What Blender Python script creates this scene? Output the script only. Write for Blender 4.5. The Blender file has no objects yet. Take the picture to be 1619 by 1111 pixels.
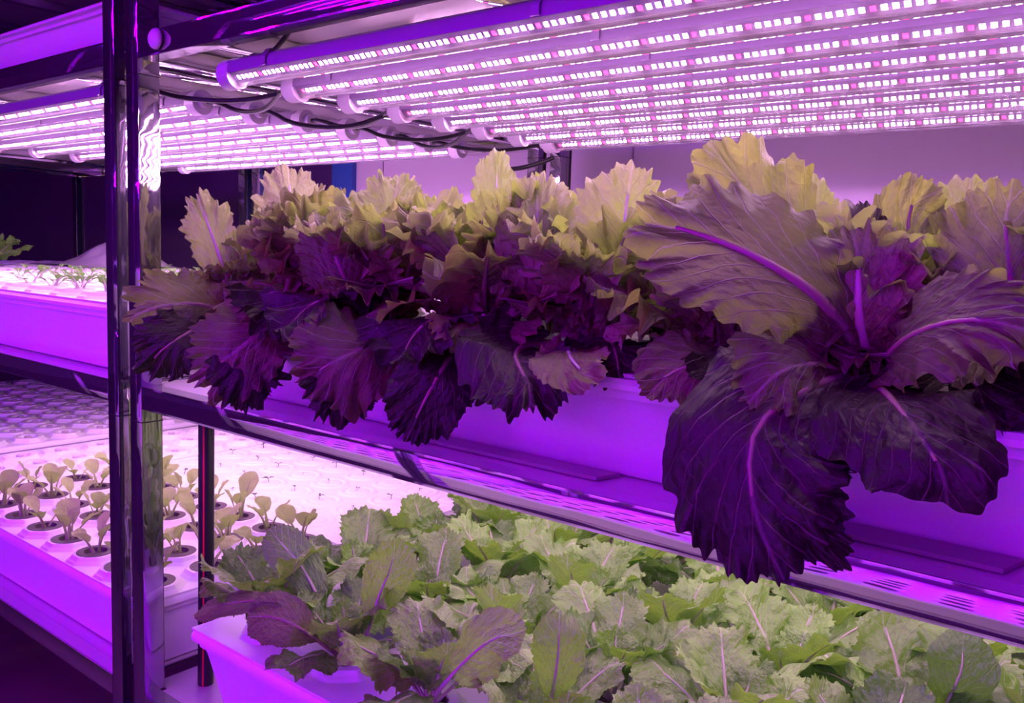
import bpy, bmesh, math, random
import numpy as np
from mathutils import Vector, Matrix

# ------------------------------------------------------------------ camera, world, exposure
H = 1.35                       # camera height above the floor; z values below are relative to the lens
PX_F = 1357.0
PCX, PCY = 809.5, 555.5
SC = bpy.context.scene
COL = SC.collection

def _unit(v):
    return v / np.linalg.norm(v)
_a = np.array([-900 - PCX, 342 - PCY, PX_F]); _b = np.array([1900 - PCX, 445 - PCY, PX_F])
_X = -_unit(_a)
_Y = _unit(_b - _X * (_X @ _b))
_Z = np.cross(_X, _Y)
RW = np.array([_X, _Y, _Z])    # world = RW @ camera (x right, y down, z forward)
CAM = np.array([1.3527, -0.7177, 0.0])

cd = bpy.data.cameras.new('camera')
cam = bpy.data.objects.new('camera', cd)
COL.objects.link(cam)
cd.sensor_width = 36.0
cd.lens = 36.0 * PX_F / 1619.0
cd.clip_start = 0.02
_right = RW[:, 0]; _down = RW[:, 1]; _fwd = RW[:, 2]
cam.matrix_world = Matrix([[_right[i], -_down[i], -_fwd[i], (CAM[i] + (H if i == 2 else 0))] for i in range(3)] + [[0, 0, 0, 1]])
SC.camera = cam

SC.view_settings.view_transform = 'Standard'
SC.view_settings.look = 'None'
SC.view_settings.gamma = 1.0
SC.view_settings.use_curve_mapping = False
SC.view_settings.exposure = 0.0

w = bpy.data.worlds.new('world'); SC.world = w; w.use_nodes = True
w.node_tree.nodes['Background'].inputs[0].default_value = (0.12, 0.03, 0.25, 1)
w.node_tree.nodes['Background'].inputs[1].default_value = 0.12

SC.cycles.use_denoising = True
SC.cycles.max_bounces = 7
SC.cycles.diffuse_bounces = 4
SC.cycles.glossy_bounces = 4
SC.cycles.transmission_bounces = 4
SC.cycles.transparent_max_bounces = 12
SC.cycles.sample_clamp_indirect = 6.0
SC.cycles.caustics_reflective = False
SC.cycles.caustics_refractive = False

LED_WHITE = (1.0, 0.50, 1.0, 1); LED_RED = (1.0, 0.012, 0.12, 1)
LED_POWER = 190.0               # grow lights over the crops in view
LED_LOWER = 80.0
AISLE_RED = (1.0, 0.0, 0.10, 1); AISLE_BLUE = (0.12, 0.0, 1.0, 1)
AISLE_POWER = 900.0             # red and blue grow lights of the rack across the aisle

# ------------------------------------------------------------------ geometry helpers
def ray(px, py):
    return RW @ np.array([px - PCX, py - PCY, PX_F])
def on_y(px, py, y):
    """point of the plane Y=y seen along that line of sight"""
    d = ray(px, py); t = (y - CAM[1]) / d[1]
    return CAM + t * d
def on_z(px, py, z):
    d = ray(px, py); t = (z - CAM[2]) / d[2]
    return CAM + t * d

class MB:
    def __init__(s):
        s.v = []; s.f = []; s.m = []
    def add(s, verts, faces, m=0):
        n = len(s.v)
        s.v += [tuple(map(float, p)) for p in verts]
        s.f += [tuple(i + n for i in f) for f in faces]
        s.m += [m] * len(faces)
    def box(s, x0, x1, y0, y1, z0, z1, m=0, c=0.0):
        """box with chamfered edges along every side when c > 0"""
        if c <= 0:
            p = [(x, y, z) for z in (z0, z1) for y in (y0, y1) for x in (x0, x1)]
            s.add(p, [(0, 2, 3, 1), (4, 5, 7, 6), (0, 1, 5, 4), (2, 6, 7, 3), (0, 4, 6, 2), (1, 3, 7, 5)], m)
            return
        bm = bmesh.new()
        bmesh.ops.create_cube(bm, size=1.0)
        bmesh.ops.scale(bm, vec=(x1 - x0, y1 - y0, z1 - z0), verts=bm.verts)
        bmesh.ops.bevel(bm, geom=bm.edges[:], offset=c, segments=2, profile=0.7, affect='EDGES')
        bmesh.ops.translate(bm, vec=((x0 + x1) / 2, (y0 + y1) / 2, (z0 + z1) / 2), verts=bm.verts)
        bm.verts.index_update()
        s.add([v.co for v in bm.verts], [[v.index for v in f.verts] for f in bm.faces], m)
        bm.free()
    def prism_x(s, prof, x0, x1, m=0, caps=True, closed=True):
        """profile in (y, z), extruded along x"""
        n = len(prof)
        p = [(x0, a, b) for a, b in prof] + [(x1, a, b) for a, b in prof]
        r = range(n if closed else n - 1)
        fs = [(i, (i + 1) % n, n + (i + 1) % n, n + i) for i in r]
        if caps: fs += [tuple(range(n))[::-1], tuple(range(n, 2 * n))]
        s.add(p, fs, m)
    def cyl_x(s, x0, x1, y, z, r, m=0, n=16):
        s.prism_x([(y + r * math.cos(2 * math.pi * k / n), z + r * math.sin(2 * math.pi * k / n)) for k in range(n)], x0, x1, m)
    def lathe(s, prof, cx=0, cy=0, n=20, m=0, capb=True, capt=False):
        """profile in (r, z) round the vertical axis"""
        k = len(prof)
        p = [(cx + r * math.cos(2 * math.pi * j / n), cy + r * math.sin(2 * math.pi * j / n), z) for r, z in prof for j in range(n)]
        fs = [(i * n + j, i * n + (j + 1) % n, (i + 1) * n + (j + 1) % n, (i + 1) * n + j) for i in range(k - 1) for j in range(n)]
        if capb: fs.append(tuple(range(n))[::-1])
        if capt: fs.append(tuple(range((k - 1) * n, k * n)))
        s.add(p, fs, m)
    def tube(s, pts, r, m=0, n=8, caps=True):
        P = [Vector(p) for p in pts]; K = len(P)
        rr = r if hasattr(r, '__len__') else [r] * K
        up = Vector((0.13, 0.07, 1)); ring = []
        for i in range(K):
            t = (P[min(i + 1, K - 1)] - P[max(i - 1, 0)]).normalized()
            a = t.cross(up)
            if a.length < 1e-3: a = t.cross(Vector((1, 0, 0)))
            a.normalize(); b = t.cross(a).normalized()
            up = a.cross(t)
            for j in range(n):
                q = 2 * math.pi * j / n
                ring.append(P[i] + rr[i] * (a * math.cos(q) + b * math.sin(q)))
        fs = [(i * n + j, i * n + (j + 1) % n, (i + 1) * n + (j + 1) % n, (i + 1) * n + j) for i in range(K - 1) for j in range(n)]
        if caps: fs += [tuple(range(n))[::-1], tuple(range((K - 1) * n, K * n))]
        s.add(ring, fs, m)
    def mesh(s, name, mats, smooth=False):
        me = bpy.data.meshes.new(name)
        me.from_pydata(s.v, [], s.f)
        for m in (mats if isinstance(mats, (list, tuple)) else [mats]): me.materials.append(m)
        if any(s.m): me.polygons.foreach_set('material_index', s.m)
        me.update()
        if smooth is True: me.polygons.foreach_set('use_smooth', [True] * len(s.f))
        elif smooth: me.shade_flat(); me.polygons.foreach_set('use_smooth', [True] * len(s.f)); me.set_sharp_from_angle(angle=smooth)
        return me

def put(name, me, loc=(0, 0, 0), parent=None, rot=None):
    o = bpy.data.objects.new(name, me); COL.objects.link(o)
    if parent is not None: o.parent = parent; o.location = loc
    else: o.location = (loc[0], loc[1], loc[2] + H)
    if rot: o.rotation_euler = rot
    return o
def thing(name, label, cat, loc=(0, 0, 0), rot=None, group=None):
    return tag(put(name, None, loc, None, rot), label, cat, group)
def tag(o, label, cat, group=None, kind=None):
    o['label'] = label; o['category'] = cat
    if group: o['group'] = group
    if kind: o['kind'] = kind
    return o
def struct(name, me, loc=(0, 0, 0)):
    o = put(name, me, loc); o['kind'] = 'structure'
    return o

# ------------------------------------------------------------------ materials
def mat(name):
    m = bpy.data.materials.new(name); m.use_nodes = True
    nt = m.node_tree
    return m, nt, nt.nodes, nt.links, nt.nodes['Principled BSDF']
def setp(b, col=None, rough=None, metal=None, spec=None):
    if col is not None: b.inputs['Base Color'].default_value = (*col, 1)
    if rough is not None: b.inputs['Roughness'].default_value = rough
    if metal is not None: b.inputs['Metallic'].default_value = metal
    if spec is not None: b.inputs['Specular IOR Level'].default_value = spec
def simple(name, col, rough=0.5, metal=0.0, spec=0.5, bump=0.0, bscale=60, var=0.0):
    m, nt, N, L, b = mat(name); setp(b, col, rough, metal, spec)
    if bump or var:
        tc = N.new('ShaderNodeTexCoord'); no = N.new('ShaderNodeTexNoise'); no.inputs['Scale'].default_value = bscale
        no.inputs['Detail'].default_value = 3
        L.new(tc.outputs['Object'], no.inputs['Vector'])
        if bump:
            bp = N.new('ShaderNodeBump'); bp.inputs['Strength'].default_value = bump; bp.inputs['Distance'].default_value = 0.002
            L.new(no.outputs['Fac'], bp.inputs['Height']); L.new(bp.outputs['Normal'], b.inputs['Normal'])
        if var:
            mx = N.new('ShaderNodeMix'); mx.data_type = 'RGBA'
            mx.inputs['A'].default_value = (*[c * (1 - var) for c in col], 1); mx.inputs['B'].default_value = (*[min(1, c * (1 + var)) for c in col], 1)
            L.new(no.outputs['Fac'], mx.inputs['Factor']); L.new(mx.outputs['Result'], b.inputs['Base Color'])
    return m
def emit(name, col, power):
    m, nt, N, L, b = mat(name); N.remove(b)
    e = N.new('ShaderNodeEmission'); e.inputs[0].default_value = col; e.inputs[1].default_value = power
    g = N.new('ShaderNodeNewGeometry'); t = N.new('ShaderNodeMath'); t.operation = 'SUBTRACT'; t.inputs[0].default_value = 1.0
    k = N.new('ShaderNodeMath'); k.operation = 'MULTIPLY'; k.inputs[1].default_value = power      # the back of an LED gives no light
    L.new(g.outputs['Backfacing'], t.inputs[1]); L.new(t.outputs[0], k.inputs[0]); L.new(k.outputs[0], e.inputs[1])
    L.new(e.outputs[0], N['Material Output'].inputs[0])
    return m
def steel(name, col, rough, wave, scale=(3, 3, 14), mixr=0.4, fac=0.5, dull=0.5):
    """polished sheet with a brushed, softer share of its gloss"""
    m, nt, N, L, b = mat(name); setp(b, col, rough, 1.0)
    b2 = N.new('ShaderNodeBsdfPrincipled'); setp(b2, col, mixr, dull)
    tc = N.new('ShaderNodeTexCoord'); mp = N.new('ShaderNodeMapping'); mp.inputs['Scale'].default_value = scale
    no = N.new('ShaderNodeTexNoise'); no.inputs['Scale'].default_value = 1.0; no.inputs['Detail'].default_value = 1.5
    bp = N.new('ShaderNodeBump'); bp.inputs['Strength'].default_value = wave; bp.inputs['Distance'].default_value = 0.02
    L.new(tc.outputs['Object'], mp.inputs['Vector']); L.new(mp.outputs[0], no.inputs['Vector'])
    L.new(no.outputs['Fac'], bp.inputs['Height']); L.new(bp.outputs[0], b.inputs['Normal']); L.new(bp.outputs[0], b2.inputs['Normal'])
    x = N.new('ShaderNodeMixShader'); x.inputs[0].default_value = fac
    L.new(b.outputs[0], x.inputs[1]); L.new(b2.outputs[0], x.inputs[2]); L.new(x.outputs[0], N['Material Output'].inputs[0])
    return m
M = {}
M['white'] = simple('white_plastic', (0.86, 0.85, 0.86), 0.32, spec=0.5, bump=0.15, bscale=25)
M['lid'] = simple('white_lid_plastic', (0.80, 0.78, 0.80), 0.38, spec=0.4)
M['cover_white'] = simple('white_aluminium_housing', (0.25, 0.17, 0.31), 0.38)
M['steel'] = steel('polished_post_steel', (0.42, 0.40, 0.45), 0.05, 0.14, fac=0.07)
M['rail'] = steel('polished_rail_steel', (0.66, 0.64, 0.68), 0.03, 0.02, (6, 6, 30), fac=0.06)
M['deck'] = steel('shelf_sheet_steel', (0.60, 0.54, 0.58), 0.12, 0.08, (4, 4, 4), fac=0.75, dull=0.2)
M['cap_white'] = simple('white_end_cap_plastic', (0.66, 0.56, 0.70), 0.35)
M['strip'] = simple('dull_grey_metal', (0.30, 0.31, 0.27), 0.4, metal=0.3)
M['black'] = simple('black_rubber', (0.012, 0.011, 0.014), 0.35)
M['net'] = simple('dark_net_pot_plastic', (0.055, 0.028, 0.045), 0.5, bump=0.4, bscale=300)
M['sponge'] = simple('grey_sponge', (0.55, 0.5, 0.5), 0.9, bump=0.5, bscale=300)
M['redline'] = simple('red_stripe', (0.65, 0.01, 0.03), 0.35)
M['floor'] = simple('dark_floor_paint', (0.16, 0.10, 0.10), 0.55, var=0.25, bscale=4)
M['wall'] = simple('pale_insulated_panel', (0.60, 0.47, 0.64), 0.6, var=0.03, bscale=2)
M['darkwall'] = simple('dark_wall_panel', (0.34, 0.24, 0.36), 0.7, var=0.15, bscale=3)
M['blue'] = simple('blue_painted_column', (0.02, 0.07, 0.36), 0.5)
M['ceil'] = simple('grey_ceiling_panel', (0.20, 0.15, 0.17), 0.6, var=0.2, bscale=2)
M['fabric'] = simple('white_plastic_sheet', (0.7, 0.66, 0.7), 0.4, bump=0.4, bscale=30)
M['led_w'] = emit('white_led', LED_WHITE, LED_POWER); M['led_r'] = emit('red_led', LED_RED, 16.0)
M['low_w'] = emit('white_led_lower', LED_WHITE, LED_LOWER); M['low_r'] = emit('red_led_lower', LED_RED, 16.0)
M['aisle_r'] = emit('aisle_red_led', AISLE_RED, AISLE_POWER * 0.5); M['aisle_b'] = emit('aisle_blue_led', AISLE_BLUE, AISLE_POWER)
def clear_cover():
    m, nt, N, L, b = mat('clear_cover'); N.remove(b)
    t = N.new('ShaderNodeBsdfTransparent'); t.inputs[0].default_value = (0.95, 0.95, 0.97, 1)
    g = N.new('ShaderNodeBsdfGlossy'); g.inputs['Roughness'].default_value = 0.12
    d = N.new('ShaderNodeBsdfTranslucent'); d.inputs[0].default_value = (0.9, 0.85, 0.9, 1)
    fr = N.new('ShaderNodeFresnel'); fr.inputs[0].default_value = 1.35
    x = N.new('ShaderNodeMixShader'); x2 = N.new('ShaderNodeMixShader'); x2.inputs[0].default_value = 0.015
    L.new(fr.outputs[0], x.inputs[0]); L.new(t.outputs[0], x.inputs[1]); L.new(g.outputs[0], x.inputs[2])
    L.new(x.outputs[0], x2.inputs[1]); L.new(d.outputs[0], x2.inputs[2])
    L.new(x2.outputs[0], N['Material Output'].inputs[0])
    return m
M['clear'] = clear_cover()

def leaf_mat(name, base, edge, vein, trans, edge_amt=0.6, vein_amt=0.5, rough=0.42, tfac=0.32, lat=4.5, spec=0.5, bumpd=0.009, sat=1.0):
    """blade colour, edge colour, pale veins from the leaf's own UV, crinkle as bump, light through the blade"""
    m, nt, N, L, b = mat(name)
    def math_(op, a, c=None, d=None):
        n = N.new('ShaderNodeMath'); n.operation = op
        for i, x in enumerate((a, c, d)):
            if x is None: continue
            if isinstance(x, (int, float)): n.inputs[i].default_value = x
            else: L.new(x, n.inputs[i])
        return n.outputs[0]
    uv = N.new('ShaderNodeUVMap'); sep = N.new('ShaderNodeSeparateXYZ'); L.new(uv.outputs[0], sep.inputs[0])
    oi = N.new('ShaderNodeObjectInfo')
    no = N.new('ShaderNodeTexNoise'); no.inputs['Scale'].default_value = 3.2; no.inputs['Detail'].default_value = 4
    vadd = N.new('ShaderNodeVectorMath'); vadd.operation = 'ADD'; L.new(uv.outputs[0], vadd.inputs[0]); L.new(oi.outputs['Random'], vadd.inputs[1])
    L.new(vadd.outputs[0], no.inputs['Vector'])
    nz = math_('SUBTRACT', no.outputs['Fac'], 0.5)
    bx = math_('MULTIPLY', math_('SUBTRACT', sep.outputs[0], 0.5), 2.0); by = math_('MULTIPLY', math_('SUBTRACT', sep.outputs[1], 0.5), 2.0)
    abx = math_('ABSOLUTE', bx)
    r = math_('SQRT', math_('ADD', math_('MULTIPLY', bx, bx), math_('MULTIPLY', by, by)))
    # lateral veins rising from the midrib
    q = math_('MULTIPLY', math_('SUBTRACT', math_('ADD', by, math_('MULTIPLY', nz, 0.30)), math_('MULTIPLY', math_('POWER', abx, 0.8), 0.95)), lat)
    fr = math_('ABSOLUTE', math_('SUBTRACT', math_('FRACT', q), 0.5))
    wl = math_('SUBTRACT', 0.085, math_('MULTIPLY', abx, 0.055))
    vein1 = math_('SUBTRACT', 1.0, math_('DIVIDE', fr, wl)); vein1 = math_('MAXIMUM', vein1, 0.0)
    mid = math_('MAXIMUM', math_('SUBTRACT', 1.0, math_('DIVIDE', abx, math_('SUBTRACT', 0.065, math_('MULTIPLY', by, 0.045)))), 0.0)
    vo = N.new('ShaderNodeTexVoronoi'); vo.feature = 'DISTANCE_TO_EDGE'; vo.inputs['Scale'].default_value = 17
    L.new(uv.outputs[0], vo.inputs['Vector'])
    vein2 = math_('MAXIMUM', math_('SUBTRACT', 1.0, math_('DIVIDE', vo.outputs['Distance'], 0.045)), 0.0)
    vall = math_('MINIMUM', math_('ADD', math_('ADD', math_('MULTIPLY', vein1, 1.1), math_('MULTIPLY', mid, 1.0)), math_('MULTIPLY', vein2, 0.22)), 1.0)
    e = math_('ADD', math_('MULTIPLY', math_('SUBTRACT', r, 0.45), 1.5), math_('MULTIPLY', nz, 2.4))
    e = math_('ADD', e, math_('MULTIPLY', math_('SUBTRACT', oi.outputs['Random'], 0.5), 1.1))
    e = math_('MINIMUM', math_('MAXIMUM', e, 0.0), 1.0)
    e = math_('MULTIPLY', e, edge_amt)
    def mix(f, a, c):
        n = N.new('ShaderNodeMix'); n.data_type = 'RGBA'
        L.new(f, n.inputs['Factor'])
        for k, x in (('A', a), ('B', c)):
            if isinstance(x, tuple): n.inputs[k].default_value = (*x, 1)
            else: L.new(x, n.inputs[k])
        return n.outputs['Result']
    c1 = mix(e, base, edge)
    c2 = mix(math_('MULTIPLY', vall, vein_amt), c1, vein)
    hs = N.new('ShaderNodeHueSaturation'); L.new(c2, hs.inputs['Color'])
    L.new(math_('ADD', 0.78, math_('MULTIPLY', oi.outputs['Random'], 0.5)), hs.inputs['Value'])
    hs.inputs['Saturation'].default_value = sat
    L.new(hs.outputs[0], b.inputs['Base Color'])
    setp(b, None, rough, 0, spec)
    n2 = N.new('ShaderNodeTexNoise'); n2.inputs['Scale'].default_value = 11; n2.inputs['Detail'].default_value = 2; L.new(vadd.outputs[0], n2.inputs['Vector'])
    hgt = math_('SUBTRACT', math_('MULTIPLY', n2.outputs['Fac'], 1.0), math_('MULTIPLY', vall, 0.12))
    bp = N.new('ShaderNodeBump'); bp.inputs['Strength'].default_value = 0.8; bp.inputs['Distance'].default_value = bumpd
    L.new(hgt, bp.inputs['Height']); L.new(bp.outputs[0], b.inputs['Normal'])
    tr = N.new('ShaderNodeBsdfTranslucent'); L.new(bp.outputs[0], tr.inputs['Normal'])
    L.new(mix(e, trans, tuple(0.55 * t + 0.45 * x for t, x in zip(trans, edge))), tr.inputs[0])
    ms = N.new('ShaderNodeMixShader'); ms.inputs[0].default_value = tfac
    L.new(b.outputs[0], ms.inputs[1]); L.new(tr.outputs[0], ms.inputs[2]); L.new(ms.outputs[0], N['Material Output'].inputs[0])
    return m
M['frill_green'] = leaf_mat('frilly_green_leaf', (0.24, 0.35, 0.09), (0.24, 0.22, 0.11), (0.48, 0.50, 0.32), (0.36, 0.54, 0.07), edge_amt=0.6, spec=0.6, vein_amt=0.75, tfac=0.44)
M['frill_red'] = leaf_mat('frilly_red_leaf', (0.16, 0.22, 0.075), (0.11, 0.10, 0.055), (0.48, 0.48, 0.34), (0.36, 0.46, 0.07), edge_amt=0.8, spec=0.36, rough=0.45, vein_amt=0.8, tfac=0.46)
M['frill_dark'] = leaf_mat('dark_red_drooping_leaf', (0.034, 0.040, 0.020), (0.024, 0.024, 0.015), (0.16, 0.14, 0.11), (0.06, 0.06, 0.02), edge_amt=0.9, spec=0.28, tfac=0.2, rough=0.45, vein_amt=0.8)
M['rom_green'] = leaf_mat('smooth_green_leaf', (0.17, 0.40, 0.055), (0.16, 0.42, 0.03), (0.56, 0.64, 0.40), (0.30, 0.66, 0.05), edge_amt=0.6, vein_amt=0.75, spec=0.9, rough=0.38, lat=4.0)
M['rom_dark'] = leaf_mat('deep_green_leaf', (0.08, 0.22, 0.035), (0.09, 0.24, 0.02), (0.46, 0.54, 0.34), (0.18, 0.46, 0.04), edge_amt=0.6, vein_amt=0.5, spec=0.7, lat=4.0)
M['baby'] = leaf_mat('seedling_leaf', (0.34, 0.46, 0.13), (0.36, 0.45, 0.16), (0.5, 0.58, 0.32), (0.36, 0.60, 0.09), edge_amt=0.7, vein_amt=0.3, lat=3.0, bumpd=0.002)
M['sprout'] = simple('sprout_green', (0.045, 0.10, 0.03), 0.5)
M['rib'] = simple('pale_leaf_rib', (0.42, 0.42, 0.30), 0.4, spec=0.5)
M['rib_red'] = simple('rosy_leaf_rib', (0.26, 0.20, 0.13), 0.45, spec=0.5)

# ------------------------------------------------------------------ leaves
def leaf_mesh(name, mid, nh, W, mats, tb=0.22, nth=120, nr=11, ruf=0.3, freq=9, lobe=0.12, teeth=0.05, cup=0.25, rib=0.004, seed=0, obo=0.35, fold=0.0, wave=0.06):
    """mid: control points of the midrib; nh: hint for the upper side's normal; W: half width in metres"""
    rs = np.random.RandomState(seed)
    P = np.array(mid, float); K = len(P)
    dist = np.concatenate([[0], np.cumsum(np.linalg.norm(np.diff(P, axis=0), axis=1))]); Lt = dist[-1]; dist /= Lt
    # smooth curve by Catmull-Rom in the chord parameter
    tan = np.zeros_like(P)
    for i in range(K):
        a, c = max(i - 1, 0), min(i + 1, K - 1)
        tan[i] = (P[c] - P[a]) / (dist[c] - dist[a])
    def curve(t):
        t = np.asarray(t, float); tc = np.clip(t, 0, 1)
        i = np.clip(np.searchsorted(dist, tc, side='right') - 1, 0, K - 2)
        h = dist[i + 1] - dist[i]; s = (tc - dist[i]) / h
        s_ = s[..., None]; h_ = h[..., None]
        p = (2 * s_**3 - 3 * s_**2 + 1) * P[i] + (s_**3 - 2 * s_**2 + s_) * h_ * tan[i] + (-2 * s_**3 + 3 * s_**2) * P[i + 1] + (s_**3 - s_**2) * h_ * tan[i + 1]
        d = ((6 * s_**2 - 6 * s_) * P[i] + (3 * s_**2 - 4 * s_ + 1) * h_ * tan[i] + (-6 * s_**2 + 6 * s_) * P[i + 1] + (3 * s_**2 - 2 * s_) * h_ * tan[i + 1]) / h_
        p = p + d * (t - tc)[..., None]
        d = d / np.linalg.norm(d, axis=-1, keepdims=True)
        return p, d
    nh = np.array(nh, float)
    def frame(t):
        p, d = curve(t)
        s = np.cross(d, nh); s /= np.maximum(np.linalg.norm(s, axis=-1, keepdims=True), 1e-4)
        n = np.cross(s, d)
        return p, d, s, n
    th = np.linspace(0, 2 * np.pi, nth, endpoint=False)
    rr = np.concatenate([[0.0], (np.arange(1, nr + 1) / nr) ** 0.8])
    TH, RR = np.meshgrid(th, rr[1:])
    def fs(freqs, amps):
        o = np.zeros_like(TH)
        for f_, a_ in zip(freqs, amps): o += a_ * np.sin(f_ * TH + rs.uniform(0, 6.28))
        return o
    def band(f0, f1, n=5):
        o = np.zeros_like(TH)
        for _ in range(n): o += rs.uniform(0.6, 1.0) * np.sin(rs.randint(f0, f1 + 1) * TH + rs.uniform(0, 6.28))
        return o * (1.1 / math.sqrt(n))
    p1, p2, p3 = rs.uniform(0, 6.28, 3)
    wob = fs((2, 3, 5), (1.6, 1.0, 0.7))
    N1, N2, N3 = band(max(3, freq - 4), freq + 1), band(int(freq * 1.7), int(freq * 2.8)), band(int(freq * 3.4), int(freq * 5))
    point = 1.1 - 2 * np.abs(np.sin(freq * 1.0 * TH + wob)); point2 = 1.0 - 2 * np.abs(np.sin(freq * 2.3 * TH + 1.7 * wob + p1))
    Rm = 1 + RR**3 * (lobe * band(3, freq) + 0.5 * teeth * point * (0.6 + 0.4 * N1) + 0.6 * teeth * point2 + 0.35 * teeth * N2 + 0.4 * teeth * N3) - ruf * (0.02 * RR**4 * np.minimum(N1**2, 3) + 0.03 * RR**7 * np.minimum(N2**2, 2.5))
    bx = RR * np.cos(TH); by = RR * np.sin(TH)
    BX = bx * Rm; BY = by * Rm
    shp = 1.0 - obo + obo * np.clip((BY + 1), 0, 1.6) * 0.9
    Lb = Lt * (1 - tb) / 2; t = tb + (1 - tb) * (by + (BY - by) * min(1.0, 1.3 * W / Lb) + 1) / 2
    across = BX * W * shp
    nd = cup * W * np.abs(BX)**1.7 + fold * W * np.abs(BX)
    e3 = RR**3.6; e5 = RR**6
    nd = nd + ruf * W * (RR**2.8 * 0.17 * N1 + e5 * 0.085 * N2 + RR**9 * 0.025 * N3)
    nd = nd + W * wave * (np.sin(5 * BX + 4 * BY + p1) + np.sin(7 * BY - 3 * BX + p2)) * RR
    curl = ruf * W * e5 * 0.06 * band(int(freq * 1.7), int(freq * 2.8))
    p, d, s, n = frame(t)
    V = p + s * (across + curl * np.cos(TH))[..., None] + n * nd[..., None] + d * (curl * np.sin(TH))[..., None]
    pc, dc, sc_, nc = frame(np.array([tb + (1 - tb) / 2]))
    verts = [tuple(pc[0])] + [tuple(x) for x in V.reshape(-1, 3)]
    faces = [(0, 1 + j, 1 + (j + 1) % nth) for j in range(nth)]
    for i in range(nr - 1):
        o = 1 + i * nth; o2 = o + nth
        faces += [(o + j, o2 + j, o2 + (j + 1) % nth, o + (j + 1) % nth) for j in range(nth)]
    uvs = np.concatenate([[[0.5, 0.5]], np.stack([0.5 + BX.ravel() / 2, 0.5 + BY.ravel() / 2], 1)])
    mi = [0] * len(faces)
    # rib: a flattened tapering stalk, broad at the base
    nt_ = 14; ns = 7; tt = np.linspace(0, 0.86, nt_); p, d, s, n = frame(tt)
    base = len(verts); ruv = []
    for i in range(nt_):
        ra = rib * (1.9 - 1.75 * tt[i] ** 0.6); rb = rib * (0.9 - 0.8 * tt[i] ** 0.8)
        for j in range(ns):
            a = 2 * math.pi * j / ns
            verts.append(tuple(p[i] + s[i] * ra * math.cos(a) + n[i] * (rb * math.sin(a) - rb * 0.3))); ruv.append((0.5, tt[i]))
    for i in range(nt_ - 1):
        for j in range(ns):
            faces.append((base + i * ns + j, base + i * ns + (j + 1) % ns, base + (i + 1) * ns + (j + 1) % ns, base + (i + 1) * ns + j)); mi.append(1)
    uvs = np.concatenate([uvs, np.array(ruv)])
    me = bpy.data.meshes.new(name); me.from_pydata(verts, [], faces)
    for m in mats: me.materials.append(m)
    me.polygons.foreach_set('material_index', mi); me.polygons.foreach_set('use_smooth', [True] * len(faces))
    ul = me.uv_layers.new(name='UVMap')
    li = np.zeros(len(me.loops), int); me.loops.foreach_get('vertex_index', li)
    ul.data.foreach_set('uv', uvs[li].ravel())
    me.update()
    return me
def arc(L, a0, a1, n=6, lift=0.0, p=1.0):
    """midrib in the x-z plane: starts at angle a0 above the ground, ends at a1 (degrees)"""
    pts = [(0, 0, lift)]; x = 0; z = lift
    for i in range(n):
        a = math.radians(a0 + (a1 - a0) * ((i + 0.5) / n) ** p)
        x += L / n * math.cos(a); z += L / n * math.sin(a); pts.append((x, 0, z))
    return pts
UPN = (-0.25, 0, 1)
def variants(tag_, specs, mats_list, **kw):
    out = []
    for k, (L, a0, a1, W) in enumerate(specs):
        a = dict(kw); a['seed'] = 100 + k * 7 + len(tag_)
        # hint: upper side faces inwards (towards the plant's axis) and up
        out.append(leaf_mesh('leaf_' + tag_, arc(L, a0, a1), (-1, 0, 0.35), W, mats_list[k % len(mats_list)], **a))
    return out
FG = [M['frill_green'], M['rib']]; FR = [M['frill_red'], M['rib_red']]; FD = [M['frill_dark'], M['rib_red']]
RG = [M['rom_green'], M['rib']]; RD = [M['rom_dark'], M['rib']]

# ------------------------------------------------------------------ room shell
def quad(x0, x1, y0, y1, z0, z1, m): b = MB(); b.box(x0, x1, y0, y1, z0, z1); return b.mesh('shell', m)
struct('floor', quad(-7, 5, -4.5, 4, -1.45, -1.35, M['floor']))
struct('ceiling', quad(-7, 5, -4.5, 4, 1.45, 1.55, M['ceil']))
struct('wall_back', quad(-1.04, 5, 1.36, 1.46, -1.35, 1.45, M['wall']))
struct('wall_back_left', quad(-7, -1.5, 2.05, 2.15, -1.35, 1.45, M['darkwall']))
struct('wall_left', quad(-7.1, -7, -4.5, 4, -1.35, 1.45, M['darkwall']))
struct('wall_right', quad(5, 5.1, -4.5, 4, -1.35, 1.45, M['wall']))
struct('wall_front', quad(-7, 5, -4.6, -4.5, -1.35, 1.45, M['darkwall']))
struct('trim_1', quad(-1.15, -1.04, 1.34, 2.05, -1.35, 1.45, M['blue']))
# panel joints of the back wall
b = MB()
for x in (-0.9, 0.1, 1.1, 2.1): b.box(x - 0.002, x + 0.002, 1.357, 1.36, -1.35, 1.45)
struct('trim_2', b.mesh('joint', M['darkwall']))

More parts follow.
